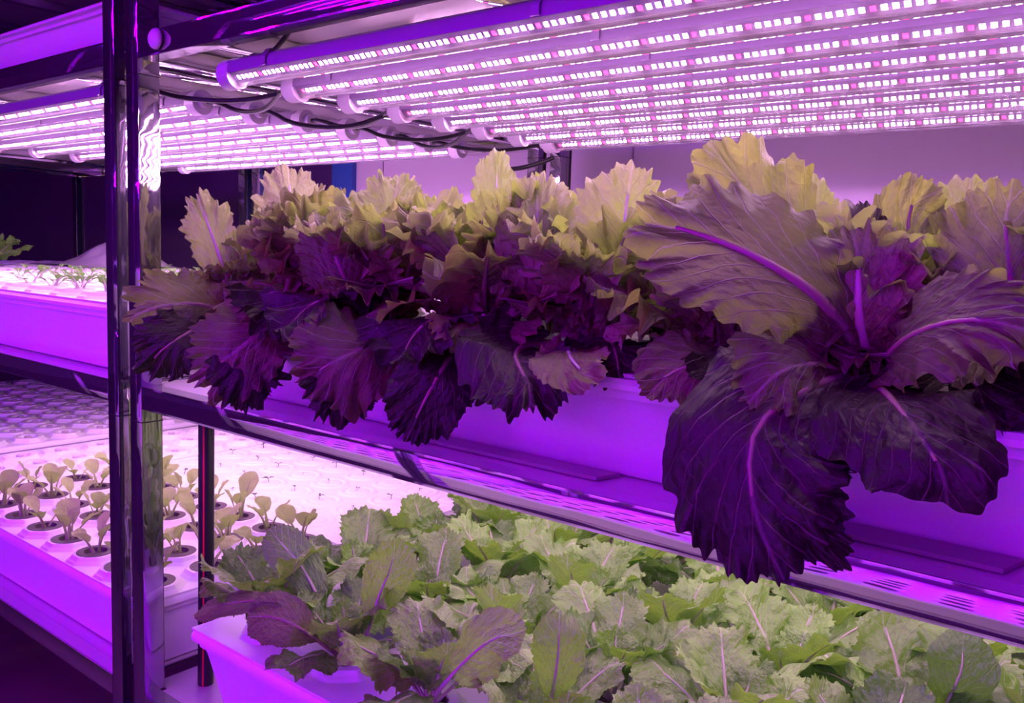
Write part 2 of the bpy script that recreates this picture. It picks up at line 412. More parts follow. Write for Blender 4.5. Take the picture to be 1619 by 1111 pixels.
# ------------------------------------------------------------------ racks
TIERS = [-0.777, -0.237, 0.328, 0.885]      # top of each deck
PW = 0.038
def rack(x0, x1, y0, y1, label, tiers=TIERS, bars=(0.12, 0.5, 0.88), front=-1):
    """steel rack: x0, x1 outer faces of the posts, y0 the face towards the aisle"""
    ya, yb = min(y0, y1), max(y0, y1)
    r = thing('steel_rack', label, 'rack', ((x0 + x1) / 2, (y0 + y1) / 2, -1.35))
    cx, cy = (x0 + x1) / 2, (y0 + y1) / 2
    top = 1.02 + 1.35
    for sx in (0, 1):
        for sy in (0, 1):
            b = MB()
            px = (x0 if sx == 0 else x1 - PW) - cx; py = (ya if sy == 0 else yb - PW) - cy
            b.box(px, px + PW, py, py + PW, 0.0, top, c=0.004)
            p = put('post', b.mesh('post', M['steel'], math.radians(40)), (0, 0, 0), r)
            for t in tiers if y0 > -0.5 else ():
                b = MB()
                b.box(px - 0.0004, px + PW + 0.0004, py - 0.0004, py + PW + 0.0004, t + 1.35 - 0.062, t + 1.35 - 0.060)
                put('joint_ring', b.mesh('joint_ring', M['black']), (0, 0, 0), p)
    for t in tiers:
        z = t + 1.35
        for yy, sg in ((ya, 1), (yb, -1)):
            b = MB()
            # C section: face, top lip, bottom lip
            f0, f1 = (yy - cy, yy - cy + sg * 0.004)
            lo, hi = min(f0, f1), max(f0, f1)
            l0, l1 = min(f0, f0 + sg * 0.03), max(f0, f0 + sg * 0.03)
            xa, xb = x0 + PW - cx, x1 - PW - cx
            b.box(xa, xb, lo, hi, z - 0.038, z, c=0.0015)
            b.box(xa, xb, l0, l1, z - 0.038, z - 0.035)
            b.box(xa, xb, l0, l1, z - 0.003, z)
            put('rail', b.mesh('rail', M['rail'], math.radians(40)), (0, 0, 0), r)
        b = MB()
        P0, P1, Q0, Q1 = x0 + 0.004 - cx, x1 - 0.004 - cx, ya + PW + 0.002 - cy, yb - PW - 0.002 - cy      # sheet notched round the four posts
        a0, a1, c0, c1 = x0 + PW + 0.004 - cx, x1 - PW - 0.004 - cx, ya + 0.031 - cy, yb - 0.031 - cy
        ol = [(P0, Q0), (a0, Q0), (a0, c0), (a1, c0), (a1, Q0), (P1, Q0), (P1, Q1), (a1, Q1), (a1, c1), (a0, c1), (a0, Q1), (P0, Q1)]
        nn = len(ol)
        b.add([(x, y, z - 0.0035) for x, y in ol] + [(x, y, z - 0.0005) for x, y in ol], [tuple(range(nn))[::-1], tuple(range(nn, 2 * nn))] + [(i, (i + 1) % nn, nn + (i + 1) % nn, nn + i) for i in range(nn)])
        put('shelf_sheet', b.mesh('shelf', M['deck']), (0, 0, 0), r)
        for u in bars:
            b = MB(); xc = x0 + PW + 0.02 + u * (x1 - x0 - 2 * PW - 0.04) - cx
            b.box(xc - 0.015, xc + 0.015, ya + 0.005 - cy, yb - 0.005 - cy, z - 0.036, z - 0.0045, c=0.002)
            put('crossbar', b.mesh('crossbar', M['rail'], math.radians(40)), (0, 0, 0), r)
        for sx in (x0, x1 - PW):
            b = MB()
            b.box(sx + 0.005 - cx, sx + PW - 0.005 - cx, ya + PW - cy, yb - PW - cy, z - 0.036, z - 0.005, c=0.002)
            put('end_rail', b.mesh('end_rail', M['rail'], math.radians(40)), (0, 0, 0), r)
    return r
RY0, RY1 = 0.0, 1.2
rack(0 - PW, 1.40, RY0, RY1, 'polished steel rack holding the tall frilly lettuce, in the right half')
rack(-1.385, -2 * PW, RY0, RY1, 'polished steel rack of seedling trays directly left of the double post')
rack(-2.80, -1.43, RY0, RY1, 'unlit steel rack farthest left, its back post standing before the dark wall')
rack(1.41, 2.80, RY0, RY1, 'steel rack continuing past the right edge of the view')
rack(-1.74, -0.36, -2.10, -0.955, 'steel rack across the aisle, seen only mirrored in the rails, far one')
rack(-0.35, 0.76, -2.10, -0.955, 'steel rack across the aisle, seen only mirrored in the rails, middle one')
rack(0.77, 2.15, -2.10, -0.955, 'steel rack across the aisle, seen only mirrored in the rails, near one')
# white cap added to stand in for a pink reflection in the rail end
b = MB()
b.lathe([(0.0155, 0), (0.0165, 0.002), (0.015, 0.006), (0.010, 0.010), (0.004, 0.012), (0.0005, 0.0122)], n=20)
tag(put('rail_cap', b.mesh('cap', M['white'], True), (0.062, -0.001, 0.312), None, (math.radians(90), 0, 0)), 'round glossy cap on the upper rail beside the double post', 'cap')

# ------------------------------------------------------------------ trays
def tray(x0, x1, y0, y1, zt, zb, label, group=None, taper=0.035, name='growing_tray', nofill=False):
    t = thing(name, label, 'tray', ((x0 + x1) / 2, (y0 + y1) / 2, zb), None, group)
    hx, hy = (x1 - x0) / 2, (y1 - y0) / 2; h = zt - zb
    # outer profile: (inset, z) from the foot up over stepped lips and down inside
    pr = [(taper + .004, 0.0), (taper, 0.003), (0.020, h * 0.70), (0.016, h * 0.80), (0.010, h * 0.81), (0.009, h * 0.90), (0.0, h * 0.905), (0.0, h * 0.955), (0.004, h), (0.012, h), (0.016, h * 0.93), (0.024, h * 0.70), (taper + .006, 0.006)]
    b = MB(); vs = []; c = 0.018; seg = 4
    for ins, z in pr:
        ax, ay = hx - ins, hy - ins; cc = max(0.004, c - ins * 0.2)
        for (sx, sy, a0) in ((1, 1, 0), (-1, 1, 90), (-1, -1, 180), (1, -1, 270)):
            for k in range(seg + 1):
                a = math.radians(a0 + 90 * k / seg)
                vs.append((sx * (ax - cc) + cc * math.cos(a), sy * (ay - cc) + cc * math.sin(a), z))
    n = 4 * (seg + 1); fs = []
    for i in range(len(pr) - 1):
        for j in range(n): fs.append((i * n + j, i * n + (j + 1) % n, (i + 1) * n + (j + 1) % n, (i + 1) * n + j))
    fs.append(tuple(range(n))[::-1]); fs.append(tuple(range((len(pr) - 1) * n, len(pr) * n)))
    b.add(vs, fs)
    put('trough', b.mesh('trough', M['white'], math.radians(35)), (0, 0, 0), t)
    return t
def lid(x0, x1, y0, y1, z, holes, style, label, group=None, res=0.003, hr=0.027):
    """moulded lid: raised pads round the holes; style 'cup' has open holes, 'ring' shallow ringed cups, 'plain' dark open holes"""
    nx = int((x1 - x0) / res) + 1; ny = int((y1 - y0) / res) + 1
    xs = np.linspace(x0, x1, nx); ys = np.linspace(y0, y1, ny)
    X, Y = np.meshgrid(xs, ys)
    Zh = np.zeros_like(X)
    hx = np.array([h[0] for h in holes]); hy = np.array([h[1] for h in holes])
    oct_ = np.full_like(X, 9.0); rad = np.full_like(X, 9.0)
    for a, c in zip(hx, hy):
        dx = np.abs(X - a); dy = np.abs(Y - c)
        oct_ = np.minimum(oct_, np.maximum(np.maximum(dx, dy), (dx + dy) * 0.75)); rad = np.minimum(rad, np.hypot(dx, dy))
    def sm(a, lo, hi): u = np.clip((a - lo) / (hi - lo), 0, 1); return u * u * (3 - 2 * u)
    if style == 'ring':
        Zh = 0.004 * (1 - sm(rad, 0.046, 0.052)) - 0.003 * (1 - sm(np.abs(rad - 0.034), 0.001, 0.004)) + 0.0015 * (1 - sm(rad, 0.02, 0.03))
        Zh -= 0.005 * (1 - sm(rad, 0.005, 0.008))
    else:
        Zh = 0.013 * (1 - sm(oct_, 0.0425, 0.0455)) * 0.6 + 0.013 * 0.4 * (1 - sm(oct_, 0.0495, 0.0525))
        Zh -= 0.030 * (1 - sm(rad, hr - 0.004, hr))
    ed = np.minimum(np.minimum(X - x0, x1 - X), np.minimum(Y - y0, y1 - Y))
    Zh = Zh * sm(ed, 0.0, 0.006)
    verts = np.stack([X.ravel() - (x0 + x1) / 2, Y.ravel() - (y0 + y1) / 2, Zh.ravel() + 0.004], 1)
    idx = np.arange(nx * ny).reshape(ny, nx)
    F = np.stack([idx[:-1, :-1].ravel(), idx[:-1, 1:].ravel(), idx[1:, 1:].ravel(), idx[1:, :-1].ravel()], 1).tolist()
    V = verts.tolist()
    # skirt round the rim
    loop = list(idx[0, :]) + list(idx[1:, -1]) + list(idx[-1, -2::-1]) + list(idx[-2:0:-1, 0])
    o = len(V)
    for q in loop: V.append([verts[q][0], verts[q][1], 0.0])
    k = len(loop)
    for i in range(k): F.append([loop[i], o + i, o + (i + 1) % k, loop[(i + 1) % k]])
    me = bpy.data.meshes.new('lid'); me.from_pydata(V, [], F); me.materials.append(M['lid'])
    me.polygons.foreach_set('use_smooth', [True] * len(F)); me.set_sharp_from_angle(angle=math.radians(50)); me.update()
    o = put('tray_lid', me, ((x0 + x1) / 2, (y0 + y1) / 2, z))
    return tag(o, label, 'lid', group)
PITCH = 0.1145
ZL = {0: -0.641, 1: -0.112, 2: 0.408}       # rim height of the trays on each tier

# ------------------------------------------------------------------ grow lights
def light_meshes(L, wmat, rmat, pitch=0.0105, red_every=6, redfirst=False):
    """tube along +x starting at 0; z = 0 is the bottom of the cover"""
    w = 0.019
    b = MB()
    prof = [(-w, 0.017), (-w, 0.026), (-0.016, 0.035), (-0.009, 0.040), (0.009, 0.040), (0.016, 0.035), (w, 0.026), (w, 0.017), (0.0165, 0.0185), (0.0018, 0.0055), (-0.0018, 0.0055), (-0.0165, 0.0185)]
    b.prism_x(prof[::-1], 0.0, L)
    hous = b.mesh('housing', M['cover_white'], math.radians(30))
    b = MB()
    n = 10; pr = [(-w * math.cos(math.pi * k / n), 0.0165 - 0.0165 * math.sin(math.pi * k / n)) for k in range(n + 1)]
    b.prism_x(pr, 0.0, L, caps=False, closed=False)
    cov = b.mesh('cover', M['clear'], True)
    leds = MB()
    N_ = int((L - 0.03) / pitch)
    for s in (-1, 1):
        # board slopes from the middle (lower) outwards
        ca = (s * 0.0018, 0.0055); cb = (s * 0.0165, 0.0185)
        for k in range(N_):
            x = 0.018 + k * pitch
            y0, z0 = ca[0] + (cb[0] - ca[0]) * 0.33, ca[1] + (cb[1] - ca[1]) * 0.33
            y1, z1 = ca[0] + (cb[0] - ca[0]) * 0.63, ca[1] + (cb[1] - ca[1]) * 0.63
            d = 0.0007
            isr = (k % red_every == red_every - 1) or (redfirst and k < 1)
            y0 += s * d * .6; y1 += s * d * .6
            v = [(x, y0, z0 - d), (x + 0.0056, y0, z0 - d), (x + 0.0056, y1, z1 - d), (x, y1, z1 - d)]
            leds.add(v, [(0, 1, 2, 3) if s < 0 else (3, 2, 1, 0)][:1], 1 if isr else 0)
    led = leds.mesh('leds', [wmat, rmat])
    caps = []
    for x0, x1 in ((-0.022, 0.006), (L - 0.006, L + 0.022)):
        b = MB(); m = 18
        b.prism_x([(0.021 * math.cos(2 * math.pi * k / m), 0.019 + 0.0225 * math.sin(2 * math.pi * k / m)) for k in range(m)], x0, x1)
        caps.append(b.mesh('end_cap', M['cap_white'], math.radians(40)))
    plugs = []
    for x0, x1 in ((-0.036, -0.020), (L + 0.020, L + 0.036)):
        b = MB(); b.cyl_x(x0, x1, 0, 0.019, 0.0115); plugs.append(b.mesh('plug', M['cap_white'], math.radians(40)))
    # spring clips that hold the tube to the crossbars above
    clips = []
    for x in (0.09, L * 0.5, L - 0.09):
        b = MB()
        b.prism_x([(-0.022, 0.018), (-0.022, 0.030), (-0.012, 0.043), (0.012, 0.043), (0.022, 0.030), (0.022, 0.018), (0.0205, 0.018), (0.0205, 0.029), (0.011, 0.0415), (-0.011, 0.0415), (-0.0205, 0.029), (-0.0205, 0.018)], x, x + 0.012)
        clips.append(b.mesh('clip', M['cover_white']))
    return hous, cov, led, caps, plugs, clips
ORD = ['first', 'second', 'third', 'fourth', 'fifth', 'sixth', 'seventh', 'eighth', 'ninth', 'tenth', 'eleventh', 'twelfth', 'thirteenth', 'fourteenth', 'fifteenth', 'sixteenth']
LM = light_meshes(1.22, M['led_w'], M['led_r'])
LMR = light_meshes(1.22, M['led_w'], M['led_r'], redfirst=True)
RM = light_meshes(1.15, M['led_w'], M['led_r']); RMR = light_meshes(1.15, M['led_w'], M['led_r'], redfirst=True)
def light(x, y, z, meshes, label, group, cover=True, plug_side=None):
    t = thing('grow_light', label, 'lamp', (x, y, z), None, group)
    hous, cov, led, caps, plugs, clips = meshes
    put('housing', hous, (0, 0, 0), t)
    if cover: put('clear_cover', cov, (0, 0, 0), t)
    put('led_strip', led, (0, 0, 0), t)
    for c in caps: put('end_cap', c, (0, 0, 0), t)
    for c in plugs: put('plug', c, (0, 0, 0), t)
    for c in clips: put('holding_clip', c, (0, 0, 0), t)
    return t
LY = [0.055 + 0.117 * k for k in range(8)]
ZT = 0.238                                  # bottom of the tubes on the middle tier
for k, y in enumerate(LY):
    light(0.188, y, ZT, RMR if k % 2 else RM, f'lit grow tube above the tall frilly lettuce, {ORD[k]} from the aisle', 'grow tubes above the tall lettuce')
    light(-1.335, y, ZT, LM if k % 2 else LMR, f'lit grow tube above the sprouts left of the post, {ORD[k]} from the aisle', 'grow tubes above the left sprout trays')
LLOW = light_meshes(1.22, M['low_w'], M['low_r'])
for k, y in enumerate(LY):
    y = 0.165 + 0.112 * k
    light(0.135, y, ZT - 0.556, LLOW, f'grow tube under the middle shelf of the right rack, {ORD[k]} from the aisle', 'grow tubes under the right middle shelf', cover=False)
    light(-1.335, y, ZT - 0.556, LLOW, f'grow tube under the middle shelf left of the post, {ORD[k]} from the aisle', 'grow tubes under the left middle shelf', cover=False)
# across the aisle: red and blue tubes on each tier
LA = light_meshes(1.00, M['aisle_b'], M['aisle_r'], pitch=0.021, red_every=3)
for xi, x in enumerate((-1.55, -0.295, 0.96)):
    for ti, z in enumerate((ZT - 0.565, ZT, ZT + 0.557)):
        for k in range(5):
            light(x, -1.05 - 0.2 * k, z, LA, f'red and blue grow tube across the aisle, {ORD[xi]} rack, {ORD[ti]} tier up, {ORD[k]} back', 'red and blue grow tubes across the aisle', cover=False)

# ------------------------------------------------------------------ cables, pipes
def sagging(p, q, sag, n=10, side=(0, 0, 0)):
    p = np.array(p, float); q = np.array(q, float); out = []
    for i in range(n + 1):
        u = i / n; m = 4 * u * (1 - u)
        out.append(p * (1 - u) + q * u + np.array([side[0] * m, side[1] * m, side[2] * m - sag * m]))
    return [tuple(o) for o in out]
rc = random.Random(4)
xe = -1.335 + 1.22 + 0.036
for k in range(7):
    p = (xe, LY[k], ZT + 0.019); q = (0.188 - 0.036, LY[k] + (0.0 if k % 2 else 0.1285), ZT + 0.019)
    mid = (xe + 0.05, LY[k] + 0.035, ZT + 0.019 - 0.012 - 0.006 * (k % 3))
    pts = [p, (xe + 0.02, LY[k] + 0.004, ZT + 0.019), mid, ((mid[0] + q[0]) / 2, (mid[1] + q[1]) / 2 + 0.01, mid[2] - 0.004), (q[0] - 0.014, q[1], q[2]), q]
    # smooth
    P = np.array(pts); 
    for _ in range(2):
        Q = [P[0]]
        for i in range(len(P) - 1): Q += [P[i] * .75 + P[i + 1] * .25, P[i] * .25 + P[i + 1] * .75]
        Q.append(P[-1]); P = np.array(Q)
    b = MB(); b.tube(P, 0.0044)
    tag(put('power_cable', b.mesh('cable', M['black'], True)), f'black cable linking the {ORD[k]} pair of grow tube ends counted from the aisle', 'cable', 'cables between grow tube ends')
# loose ends above the front tube
for nm, pts in (('thin black cable end rising above the front grow tube, the longer one', [(0.16, 0.10, 0.283), (0.20, 0.085, 0.284), (0.24, 0.08, 0.287), (0.275, 0.075, 0.300), (0.30, 0.07, 0.312)]),
                ('thin black cable end lying on the front grow tube, the shorter one', [(0.24, 0.09, 0.285), (0.285, 0.095, 0.292), (0.33, 0.10, 0.290), (0.36, 0.11, 0.284)]),
                ('black cable loop hanging below the back grow tubes beside the back post', [(0.02, 0.86, 0.235), (0.0, 0.87, 0.218), (0.03, 0.885, 0.205), (0.07, 0.9, 0.206), (0.11, 0.93, 0.222), (0.13, 0.95, 0.235)])):
    P = np.array(pts)
    for _ in range(2):
        P = np.array([P[0]] + [q for i in range(len(P) - 1) for q in (P[i] * .75 + P[i + 1] * .25, P[i] * .25 + P[i + 1] * .75)] + [P[-1]])
    b = MB(); b.tube(P, 0.0036 if 'loop' not in nm else 0.0055)
    tag(put('loose_cable', b.mesh('cable', M['black'], True)), nm, 'cable')
def drain_pipe(x, y, z0, z1, label, lean=(0, 0)):
    t = thing('drain_pipe', label, 'pipe', (x, y, z0))
    n = 60; h = z1 - z0; b = MB()
    pts = [(lean[0] * (i / n) + 0.006 * math.sin(3.0 * i / n), lean[1] * (i / n), h * i / n) for i in range(n + 1)]
    b.tube(pts, [0.0135] * (n + 1), n=16)
    put('hose', b.mesh('hose', M['black'], True), (0, 0, 0), t)
    b = MB(); dx, dy = 0.62, -0.78
    b.tube([(p[0] + dx * 0.0125, p[1] + dy * 0.0125, p[2]) for p in pts], 0.0018, n=6)
    put('red_stripe', b.mesh('stripe', M['redline'], True), (0, 0, 0), t)
    return t
drain_pipe(0.022, 0.092, -1.35, -0.275, 'black drain hose with a red stripe between the lower trays, right of the double post', (0.012, 0.006))
drain_pipe(-0.05, 1.25, -1.35, 0.9, 'black and red hose behind the rack, beside the middle back post')
drain_pipe(-1.46, 1.25, -1.35, 0.9, 'black and red hose behind the rack, beside the left back post')

# ------------------------------------------------------------------ trays and lids
yl0, yl1 = 0.022, 1.15
# lower tier, left rack
tray(-1.37, -0.055, yl0, yl1, -0.641, TIERS[0], 'long white trough with young potted seedlings at the lower left')
hs = [(-0.045 - 0.052 - PITCH * (c), 0.0)[0:1] for c in range(1)]
XC = [-0.103 + 0.0575 - PITCH * c - 0.0575 + 0.0 for c in range(9)]
XC = [-0.112 - PITCH * c for c in range(8)]
YF = [0.082, 0.194, 0.306, 0.418 - 0.004]
lid(-0.975, -0.058, 0.026, 0.468, -0.641, [(x, y) for x in XC for y in YF], 'cup', 'white moulded lid holding potted seedlings, front left lower tier')
YB = [0.54 + 0.118 * j for j in range(5)]
lid(-0.975, -0.058, 0.474, 1.14, -0.641, [(x, y) for x in XC for y in YB], 'ring', 'bright white lid with tiny sprouts behind the potted seedlings')
XE = [-1.04 - PITCH * c for c in range(3)]
lid(-1.365, -0.981, 0.026, 1.14, -0.641, [(x, y) for x in XE for y in YF + YB], 'plain', 'dim lid with sponge plugs at the far end of the lower left trough')
# lower tier, right rack
tray(0.085, 1.37, 0.03, yl1, -0.641, TIERS[0], 'long white trough with broad-leaved lettuce at the lower right', taper=0.04)
GX = [0.20 + 0.182 * c for c in range(7)]; GY = [0.12 + 0.185 * r for r in range(6)]
lid(0.09, 1.365, 0.036, 1.14, -0.641, [(x, y) for x in GX for y in GY], 'plain', 'white lid under the broad-leaved lettuce, lower right', hr=0.024)
# middle tier
tray(-1.37, -0.095, yl0, yl1, ZL[1], TIERS[1], 'white trough with young sprouts on the middle shelf left of the post')
XM = [-0.16 - PITCH * c for c in range(11)]; YM = [0.082 + 0.1145 * r for r in range(9)]
lid(-1.365, -0.10, 0.026, 1.14, ZL[1], [(x, y) for x in XM for y in YM], 'cup', 'white lid with small sprouts on the middle shelf left of the post')
MX = [0.135 + 0.166 * c for c in range(8)]; MY = [0.125 + 0.165 * r for r in range(6)]
tray(0.06, 1.38, 0.038, 1.15, -0.122, TIERS[1], 'deep white trough carrying the tall frilly lettuce on the middle shelf', taper=0.05)
lid(0.078, 1.362, 0.056, 1.13, -0.1225, [(x, y) for x in MX for y in MY], 'plain', 'white lid under the tall frilly lettuce on the middle shelf', hr=0.024)
# third rack (unlit)
tray(-2.78, -1.45, yl0, yl1, -0.641, TIERS[0], 'dim white trough at the far lower left')
XF = [-1.51 - PITCH * c for c in range(11)]
lid(-2.775, -1.455, 0.026, 1.14, -0.641, [(x, y) for x in XF for y in YM], 'plain', 'dim white lid with rows of sponge plugs, far lower left')
tray(-2.78, -1.45, yl0, yl1, ZL[1], TIERS[1], 'white trough on the unlit middle shelf at the far left')
lid(-2.775, -1.455, 0.026, 1.14, ZL[1], [(x, y) for x in XF for y in YM], 'plain', 'white lid on the unlit middle shelf at the far left')
# upper tier
tray(-1.37, -0.095, yl0, yl1, ZL[2], TIERS[2], 'white trough on the upper shelf left of the post')
tray(0.29, 1.38, 0.03, yl1, ZL[2], TIERS[2], 'white trough on the upper shelf right of the post')
tray(-2.78, -1.45, yl0, yl1, ZL[2], TIERS[2], 'white trough on the upper shelf of the unlit far left rack')
# across the aisle
OX = [[x + 0.09 + 0.15 * c for c in range(n_)] for x, n_ in ((-1.70, 8), (-0.31, 7), (0.81, 8))]
OY = [-1.055 - 0.13 * r for r in range(7)]
for i, (x, wd) in enumerate(((-1.70, 1.30), (-0.31, 1.03), (0.81, 1.30))):
    for ti in (0, 1):
        tray(x, x + wd, -2.06, -0.985, ZL[ti], TIERS[ti], f'white trough across the aisle, {ORD[i]} rack from the left, {ORD[ti]} tier up')
        lid(x + 0.006, x + wd - 0.006, -2.054, -0.991, ZL[ti], [(a, c) for a in OX[i] for c in OY], 'plain', f'white lid with dark holes across the aisle, {ORD[i]} rack, {ORD[ti]} tier up', res=0.007, hr=0.034)
# flat metal strips on the shelf in front of the tall lettuce trough
for (xa, xb, ya_, yb_, lb) in ((0.56, 0.875, 0.048, 0.082, 'flat grey metal strip on the shelf before the tall lettuce trough, the farther one'),
                               (1.02, 1.262, 0.046, 0.086, 'flat grey metal strip on the shelf before the tall lettuce trough, the nearer one')):
    b = MB(); p0 = [(xa, ya_), (xb - 0.01, ya_), (xb, yb_), (xa, yb_)]
    z0, z1 = TIERS[1], TIERS[1] + 0.004
    b.add([(x - xa, y - ya_, 0) for x, y in p0] + [(x - xa, y - ya_, 0.004) for x, y in p0], [(3, 2, 1, 0), (4, 5, 6, 7), (0, 1, 5, 4), (1, 2, 6, 5), (2, 3, 7, 6), (3, 0, 4, 7)])
    tag(put('metal_strip', b.mesh('strip', M['strip']), (xa, ya_, TIERS[1] + 0.0005)), lb, 'strip')

# ------------------------------------------------------------------ plants
rp = random.Random(11)
def grow(name, label, cat, group, loc, leaves, extra=None, scale=1.0, rz=None):
    """leaves: list of (mesh, azimuth deg, tilt deg, scale)"""
    t = thing(name, label, cat, loc, None, group)
    for me, az, tilt, s in leaves:
        o = put('leaf', me, (0.006 * math.cos(math.radians(az)), 0.006 * math.sin(math.radians(az)), 0.0), t)
        o.rotation_euler = (math.radians(rp.uniform(-9, 9)), math.radians(tilt), math.radians(az))
        o.scale = (s, s * rp.uniform(0.92, 1.1), s)
    for nm, me in (extra or []): put(nm, me, (0, 0, 0), t)
    return t
fk = dict(nth=420, nr=15, ruf=1.05, freq=14, lobe=0.05, teeth=0.036, tb=0.10, wave=0.05, obo=0.6, rib=0.0042)
F_OUT = variants('frill_outer', [(0.20, 76, 34, 0.070), (0.21, 78, 44, 0.076), (0.20, 70, 26, 0.068), (0.22, 76, 50, 0.074), (0.20, 66, 16, 0.076), (0.20, 80, 38, 0.070)], [FG, FG, FG, FG, FR, FG], cup=-0.15, **fk)
F_MID = variants('frill_middle', [(0.21, 78, 40, 0.070), (0.22, 80, 48, 0.074), (0.20, 76, 30, 0.068), (0.21, 80, 55, 0.070)], [FG, FR, FG, FG], cup=0.2, **fk)
F_IN = variants('frill_inner', [(0.19, 88, 70, 0.060), (0.20, 84, 60, 0.062), (0.17, 88, 76, 0.056)], [FG, FG, FR], cup=0.35, **fk)
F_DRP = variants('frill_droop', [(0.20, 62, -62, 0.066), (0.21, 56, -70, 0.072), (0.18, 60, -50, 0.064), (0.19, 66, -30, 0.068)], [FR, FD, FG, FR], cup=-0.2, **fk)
lk = dict(nth=190, nr=11, freq=9, lobe=0.07, teeth=0.055, rib=0.003, wave=0.09)
R_OUT = variants('broad_outer', [(0.15, 48, -2, 0.046), (0.16, 52, 10, 0.05), (0.14, 42, -10, 0.048), (0.155, 55, 15, 0.052), (0.15, 45, 0, 0.05)], [RG, RG, RD, RG, RD], ruf=0.45, cup=-0.2, **lk)
R_MID = variants('broad_middle', [(0.14, 68, 30, 0.045), (0.15, 70, 38, 0.048), (0.13, 64, 25, 0.043), (0.14, 70, 45, 0.046)], [RG, RG, RD, RG], ruf=0.5, cup=0.15, **lk)
R_IN = variants('broad_inner', [(0.10, 82, 60, 0.034), (0.11, 80, 52, 0.036)], [RG, RG], ruf=0.8, cup=0.4, **lk)
bk = dict(nth=28, nr=5, freq=5, lobe=0.03, teeth=0.0, rib=0.0022, tb=0.42, wave=0.05)
BB = [M['baby'], M['baby']]
B_L = variants('seedling', [(0.060, 75, 40, 0.014), (0.068, 80, 50, 0.016), (0.052, 65, 20, 0.015), (0.060, 70, 35, 0.017)], [BB], ruf=0.15, cup=0.25, **bk)
# net pot: dark collar sitting in the lid hole
b = MB(); b.lathe([(0.018, -0.028), (0.026, -0.002), (0.036, -0.001), (0.0365, 0.0012), (0.022, 0.0016), (0.019, -0.006), (0.002, -0.007)], n=24)
POT = b.mesh('net_pot', M['net'], math.radians(40))
b = MB(); b.lathe([(0.010, -0.02), (0.010, 0.0015), (0.007, 0.003), (0.001, 0.0032)], n=10)
PLUG = b.mesh('foam', M['sponge'], math.radians(40))

def ordn(i): return ORD[i]
def frill_plant(x, y, r, c, zt=-0.1095):
    lv = []; a0 = rp.uniform(0, 360)
    if r == 0:
        for k in range(5): lv.append((rp.choice(F_OUT), -80 + (k - 2) * 30 + rp.uniform(-10, 10), rp.uniform(-4, 10), rp.uniform(.85, 1.05)))
        for k in range(3): lv.append((rp.choice(F_DRP), -88 + (k - 1) * 36 + rp.uniform(-12, 12), rp.uniform(-14, 6), rp.uniform(.75, 1.0)))
        for k in range(3): lv.append((rp.choice(F_OUT), 90 + (k - 1) * 60 + rp.uniform(-12, 12), rp.uniform(-10, 4), rp.uniform(.9, 1.0)))
    else:
        for k in range(6): lv.append((rp.choice(F_OUT), a0 + k * 60 + rp.uniform(-14, 14), rp.uniform(-12, 2), rp.uniform(.85, 1.0)))
    for k in range(4): lv.append((rp.choice(F_MID), a0 + 30 + k * 90 + rp.uniform(-16, 16), rp.uniform(-6, 6), rp.uniform(.9, 1.06)))
    if r < 3:
        for k in range(3): lv.append((rp.choice(F_IN), a0 + 60 + k * 120 + rp.uniform(-16, 16), rp.uniform(-6, 6), rp.uniform(.9, 1.08)))
    hk = 0.62 if c == 0 else 1.0 if c < 4 else 0.86
    hk *= (1.0, 0.97, 0.92, 0.88, 0.86, 0.84)[r]
    lv = [(m_, a_, t_, s_ * hk) for m_, a_, t_, s_ in lv]
    return grow('frilly_lettuce', f'tall frilly lettuce on the middle shelf, {ordn(r)} row back, {ordn(c)} plant right of the post', 'lettuce', 'tall frilly lettuces on the middle shelf', (x, y, zt), lv, [('net_pot', POT)])
for r, y in enumerate(MY):
    for c, x in enumerate(MX):
        frill_plant(x + (rp.uniform(-.01, .01) if r else 0), y, r, c)
def broad_plant(x, y, r, c, zt=-0.628):
    lv = []; a0 = rp.uniform(0, 360)
    for k in range(4): lv.append((rp.choice(R_OUT), a0 + k * 90 + rp.uniform(-14, 14), rp.uniform(-14, 4), rp.uniform(0.9, 1.25)))
    for k in range(4): lv.append((rp.choice(R_MID), a0 + 30 + k * 90 + rp.uniform(-16, 16), rp.uniform(-8, 6), rp.uniform(.9, 1.2)))
    for k in range(2): lv.append((rp.choice(R_IN), a0 + 60 + k * 180 + rp.uniform(-16, 16), rp.uniform(-6, 6), rp.uniform(.8, 1.08)))
    return grow('broad_leaved_lettuce', f'broad-leaved lettuce on the lower shelf, {ordn(r)} row back, {ordn(c)} plant from the hose', 'lettuce', 'broad-leaved lettuces on the lower shelf', (x, y, zt), lv, [('net_pot', POT)])
for r, y in enumerate(GY):
    for c, x in enumerate(GX):
        broad_plant(x, y, r, c)
grow('broad_leaved_lettuce', 'grey-green lettuce on the unlit far left middle shelf, one leaf tip in view', 'lettuce', None, (-1.86, 0.46, ZL[1] + 0.013),
     [(R_OUT[k % 5], 10 + k * 72, 0, 0.95) for k in range(5)] + [(R_MID[k], 40 + k * 120, 0, 0.95) for k in range(3)], [('net_pot', POT)])
